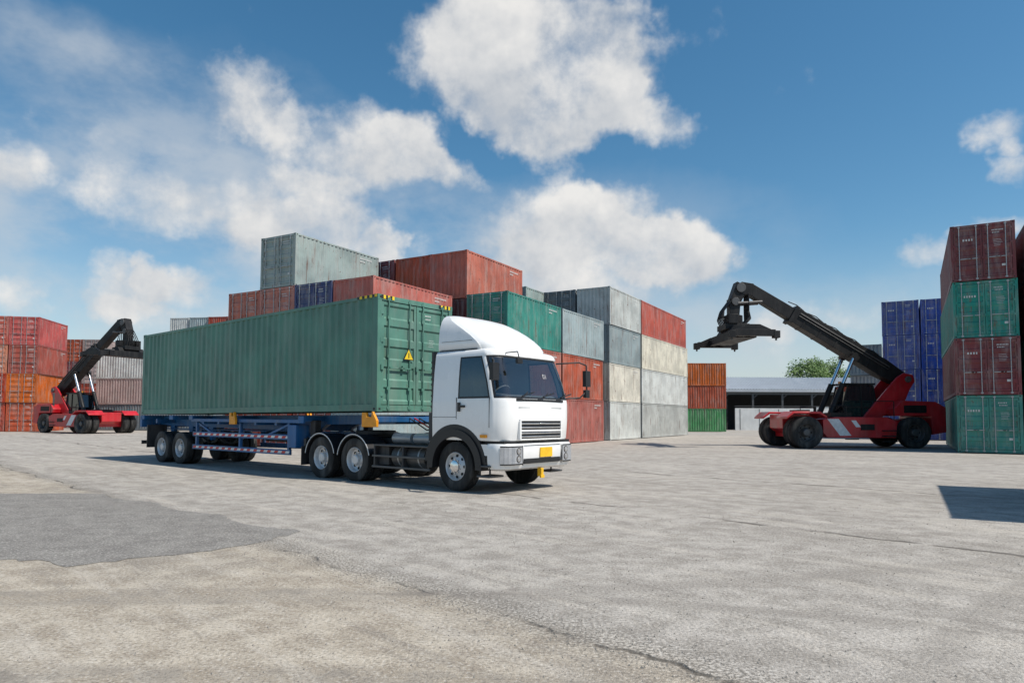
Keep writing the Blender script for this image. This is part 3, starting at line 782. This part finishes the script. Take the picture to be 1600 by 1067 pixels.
tree((51.5, 118, 0), 12.0, 4.4); tree((57.0, 122, 0), 12.2, 4.0)

# ------------------------------------------------------------------ ground
def ground_mat(name, patch=False):
    m, nt, b = new_mat(name)
    co = nt.coord(); s = nt.sep(co); x, y = s[0], s[1]
    warp = nt.noise(co, .55, 4, .65)
    diag = nt.m('ADD', nt.m('ADD', x, y), nt.m('MULTIPLY', nt.m('SUBTRACT', warp, .5), 1.1))
    fine = nt.noise(co, 38., 3, .75); mid = nt.noise(co, 2.6, 7, .75); big = nt.noise(co, .35, 6, .7)
    if patch:
        c = nt.mix(nt.ss(mid, .35, .65), (.185, .172, .158), (.27, .255, .232))
    else:
        slab = nt.ss(diag, 4.9, 5.5)
        beige = nt.mix(nt.ss(mid, .36, .64), (.32, .27, .21), (.50, .44, .355))
        grey = nt.mix(nt.ss(mid, .36, .64), (.295, .268, .235), (.465, .43, .385))
        c = nt.mix(slab, beige, grey)
        c = nt.mix(nt.m('MULTIPLY', nt.ss(big, .46, .66), .5), c, (.25, .225, .195))
        c = nt.mix(nt.m('MULTIPLY', nt.ss(big, .46, .32), .4), c, (.54, .50, .44))
        st = nt.noise(nt.v('MULTIPLY', nt.comb(nt.m('ADD', x, y), nt.m('SUBTRACT', x, y), 0.), (1.3, .16, 1.)), 1.5, 6, .7)
        c = nt.mix(nt.m('MULTIPLY', nt.ss(st, .50, .66), .5), c, (.56, .51, .44))
        c = nt.mix(nt.m('MULTIPLY', nt.ss(st, .46, .33), .45), c, (.215, .19, .165))
    c = nt.mix(nt.m('MULTIPLY', nt.ss(fine, .52, .64), .62), c, (.13, .118, .105))
    c = nt.mix(nt.m('MULTIPLY', nt.ss(fine, .46, .36), .5), c, (.68, .645, .585))
    h = nt.m('ADD', nt.m('MULTIPLY', fine, .7), nt.m('MULTIPLY', mid, .9))
    if not patch:
        crk = None
        for off, width, msc in ((5.2, .035, 1.0), (13.4, .07, .7), (22.5, .09, .6)):
            d = nt.m('ABSOLUTE', nt.m('SUBTRACT', diag, off))
            gate = nt.ss(nt.noise(co, msc, 5, .65), .43, .56)
            q = nt.m('MULTIPLY', nt.ss(d, width * 1.8, width * .3), gate)
            crk = q if crk is None else nt.m('MAXIMUM', crk, q)
        d = nt.m('ABSOLUTE', nt.m('SUBTRACT', diag, 5.35))
        rub = nt.m('MULTIPLY', nt.ss(d, .65, .05), nt.ss(fine, .44, .56))
        c = nt.mix(nt.m('MULTIPLY', rub, .7), c, (.15, .135, .115))
        c = nt.mix(nt.m('MULTIPLY', crk, .75), c, (.07, .06, .05))
        h = nt.m('SUBTRACT', h, nt.m('MULTIPLY', crk, 1.2))
        for cx, cy, r, w, a in ((-9., -3.5, 9.2, .13, .6), (-9., -3.5, 9.75, .1, .5), (-2., -9., 13.2, .14, .55), (-2., -9., 15.1, .12, .5), (14., -6., 15.5, .14, .4), (-4., 30., 24.5, .16, .4)):
            dd = nt.v('DISTANCE', nt.comb(x, y, 0.), (cx, cy, 0.))
            dd = nt.m('ABSOLUTE', nt.m('SUBTRACT', nt.m('ADD', dd, nt.m('MULTIPLY', warp, .25)), r))
            c = nt.mix(nt.m('MULTIPLY', nt.m('MULTIPLY', nt.ss(dd, w * 1.5, w * .4), nt.ss(mid, .42, .58)), a), c, (.17, .15, .13))
        ov = nt.vor(nt.v('ADD', co, (3.3, 1.7, 0)), .8)
        c = nt.mix(nt.m('MULTIPLY', nt.ss(nt.m('ADD', ov, nt.m('MULTIPLY', mid, .16)), .17, .10), .45), c, (.12, .105, .095))
    nt.put(b.inputs['Base Color'], c)
    b.inputs['Roughness'].default_value = .88; b.inputs['Specular IOR Level'].default_value = .25
    nt.put(b.inputs['Normal'], nt.bump(h, .8, .03))
    return m
mb = MB(); S = 3000
mb.quad([(-S, -S, 0), (S, -S, 0), (S, S, 0), (-S, S, 0)], 0)
mb.obj('ground', [ground_mat('yard_concrete')])
rng = random.Random(3)
base = [(-2.75, 8.9), (-3.15, 7.95), (-4.4, 6.9), (-5.6, 7.15), (-8.0, 8.2), (-12.5, 10.5), (-11.5, 13.4), (-7.8, 13.1), (-5.2, 11.0)]
pts = []
for k in range(len(base)):
    a = Vector(base[k]); b_ = Vector(base[(k + 1) % len(base)]); n = max(2, int((b_ - a).length / .12))
    for j in range(n):
        p = a.lerp(b_, j / n); q = .1 * math.sin(k * 3 + j * .35)
        pts.append((p.x + rng.uniform(-.05, .05) + q * .5, p.y + rng.uniform(-.06, .06) + q, .004))
mb = MB(); mb.quad(pts[::-1], 0); o = mb.obj('asphalt_patch', [ground_mat('asphalt_repair', True)])
bm = bmesh.new(); bm.from_mesh(o.data); bmesh.ops.triangulate(bm, faces=bm.faces)
bmesh.ops.recalc_face_normals(bm, faces=bm.faces); bm.to_mesh(o.data); bm.free()
mb = MB(); rng = random.Random(11)
for k in range(3600):
    yy = rng.uniform(2.6, 12); xx = rng.uniform(-4, 8)
    if rng.random() < .6: xx = 5.3 - yy + rng.gauss(0, .4)
    s = rng.uniform(.003, .012); i = len(mb.v)
    mb.v += [(xx - s, yy, .0), (xx + s * .4, yy - s, .0), (xx + s * .6, yy + s, .0), (xx + rng.uniform(-s, s) * .3, yy, s * 1.1)]
    for f in ((0, 1, 3), (1, 2, 3), (2, 0, 3)): mb.face([i + q for q in f], 0)
mb.obj('gravel', [M_concrete], ang=1)

# ------------------------------------------------------------------ world: sky + clouds
SUN = Vector((.894, -.447, 1.366)).normalized()
w = bpy.data.worlds.new('World'); scene.world = w; w.use_nodes = True
nt = NT(w.node_tree); bg = w.node_tree.nodes['Background']
sky = nt.N.new('ShaderNodeTexSky'); sky.sky_type = 'NISHITA'; sky.sun_disc = False
sky.sun_elevation = math.asin(SUN.z); sky.sun_rotation = math.atan2(SUN.x, SUN.y)
sky.air_density = 1.0; sky.dust_density = .5; sky.ozone_density = 1.6
hs = nt.N.new('ShaderNodeHueSaturation'); nt.put(hs.inputs['Color'], sky.outputs[0]); hs.inputs['Saturation'].default_value = 1.28; hs.inputs['Hue'].default_value = .488
hs.inputs['Value'].default_value = 1.12
d = nt.coord('Generated'); s = nt.sep(d)
az = nt.m('ARCTAN2', s[0], s[1]); el = nt.m('ARCSINE', s[2])
p = nt.comb(az, el, 0.)
wn = nt.v('SUBTRACT', nt.noise(d, 7., 5, .62, True), (.5, .5, .5))
pw = nt.v('MULTIPLY_ADD', wn, (.14, .10, 0), p)
clouds = [(-.07, .54, .11, .07, 1), (.03, .56, .14, .09, 1.1), (.12, .53, .10, .075, 1), (.06, .48, .12, .055, .9), (.06, .395, .055, .035, .75),
          (.225, .44, .055, .032, .95), (-.39, .465, .075, .05, .85), (-.25, .40, .11, .06, 1), (-.16, .385, .06, .045, .9), (-.09, .36, .05, .03, .85),
          (-.55, .335, .10, .05, .85), (-.35, .31, .12, .05, .95), (-.27, .25, .13, .05, .9), (-.74, .36, .05, .03, .8), (-.68, .44, .10, .04, .6),
          (.05, .28, .10, .055, 1.05), (.15, .295, .085, .045, 1), (.24, .24, .085, .045, .95), (.13, .21, .18, .06, .85), (-.19, .245, .035, .025, .8),
          (-.58, .19, .07, .045, .95), (-.49, .205, .06, .03, .85), (-.73, .18, .05, .03, .85), (.73, .44, .06, .03, .9), (.75, .375, .05, .035, .95),
          (.72, .285, .07, .02, .9), (.64, .245, .06, .03, .8), (.47, .15, .13, .03, .7), (.33, .10, .11, .035, .6), (-.4, .14, .2, .03, .6),
          (1.2, .6, .25, .12, 1), (-1.3, .5, .3, .14, 1)]
tot = None; vert = None
def blob(tx, tz, rx, rz, wgt):
    a = math.atan(tx); e_ = math.atan(tz * math.cos(a)); ca = math.cos(a)
    ix, iz = 1 / (rx * 1.32 * ca * ca), 1 / (rz * 1.42 * ca)
    q = nt.v('MULTIPLY_ADD', pw, (ix, iz, 0), (-a * ix, -e_ * iz, 0))
    return nt.m('MULTIPLY_ADD', nt.v('DOT_PRODUCT', q, q), -wgt, wgt, clamp=True), q
for i, c_ in enumerate(clouds):
    a, q = blob(*c_)
    tot = a if tot is None else nt.m('ADD', tot, a)
    if i in (1, 3, 7, 11, 15, 16, 18):
        vv = nt.m('MULTIPLY', a, nt.v('DOT_PRODUCT', q, (0, 1, 0))); vert = vv if vert is None else nt.m('ADD', vert, vv)
n1 = nt.noise(d, 9., 8, .6); n2 = nt.noise(nt.v('ADD', d, (.014, 0, .035)), 9., 4, .6)
di = nt.m('ADD', nt.m('MINIMUM', tot, 1.05), nt.m('MULTIPLY_ADD', nt.m('SUBTRACT', n1, .5), 2.1, -.42))
dens = nt.m('MULTIPLY', nt.ss(di, -.12, .72), .96)
veil = None
for c_ in ((-.55, .36, .38, .15, .9), (-.68, .58, .22, .04, .5), (-.3, .22, .45, .12, .8), (.45, .12, .5, .07, .6), (-.6, .1, .4, .08, .7), (.1, .2, .3, .12, .5)):
    a, q = blob(*c_); veil = a if veil is None else nt.m('ADD', veil, a)
n3 = nt.noise(nt.v('MULTIPLY', d, (1, 1, 1.8)), 4.5, 6, .6)
veil = nt.m('MULTIPLY', nt.m('MINIMUM', veil, 1.), nt.ss(n3, .34, .66, .12, .95))
lit = nt.m('ADD', nt.m('MULTIPLY_ADD', nt.m('SUBTRACT', n1, n2), 2.2, .50), nt.m('MULTIPLY', vert, .5), clamp=True)
ccol = nt.mix(lit, (5.0, 5.3, 5.7), (8.2, 8.05, 7.8))
basec = nt.mix(nt.m('MULTIPLY', veil, .72), hs.outputs[0], (5.6, 6.0, 6.4))
basec = nt.mix(nt.ss(el, .26, .0, 0., .5), basec, (5.5, 6.1, 6.6))
final = nt.mix(dens, basec, ccol)
nt.put(bg.inputs[0], final); bg.inputs[1].default_value = .105

# ------------------------------------------------------------------ sun
sl = bpy.data.lights.new('sun', 'SUN'); sl.energy = 4.9; sl.angle = rad(.53); sl.color = (1, .94, .85)
so = bpy.data.objects.new('sun', sl); scene.collection.objects.link(so); so.rotation_euler = (-SUN).to_track_quat('-Z', 'Y').to_euler()

# ------------------------------------------------------------------ camera
cd = bpy.data.cameras.new('camera'); cam = bpy.data.objects.new('camera', cd); scene.collection.objects.link(cam)
cd.lens = 24; cd.sensor_width = 36; cd.shift_y = .037; cd.clip_end = 6000; cd.clip_start = .05
cam.matrix_world = Matrix.Translation((0, 0, 1.5)) @ Matrix.Rotation(rad(93.2), 4, 'X') @ Matrix.Rotation(rad(.3), 4, 'Z')
scene.camera = cam
scene.view_settings.view_transform = 'Standard'; scene.view_settings.look = 'None'; scene.view_settings.exposure = 0
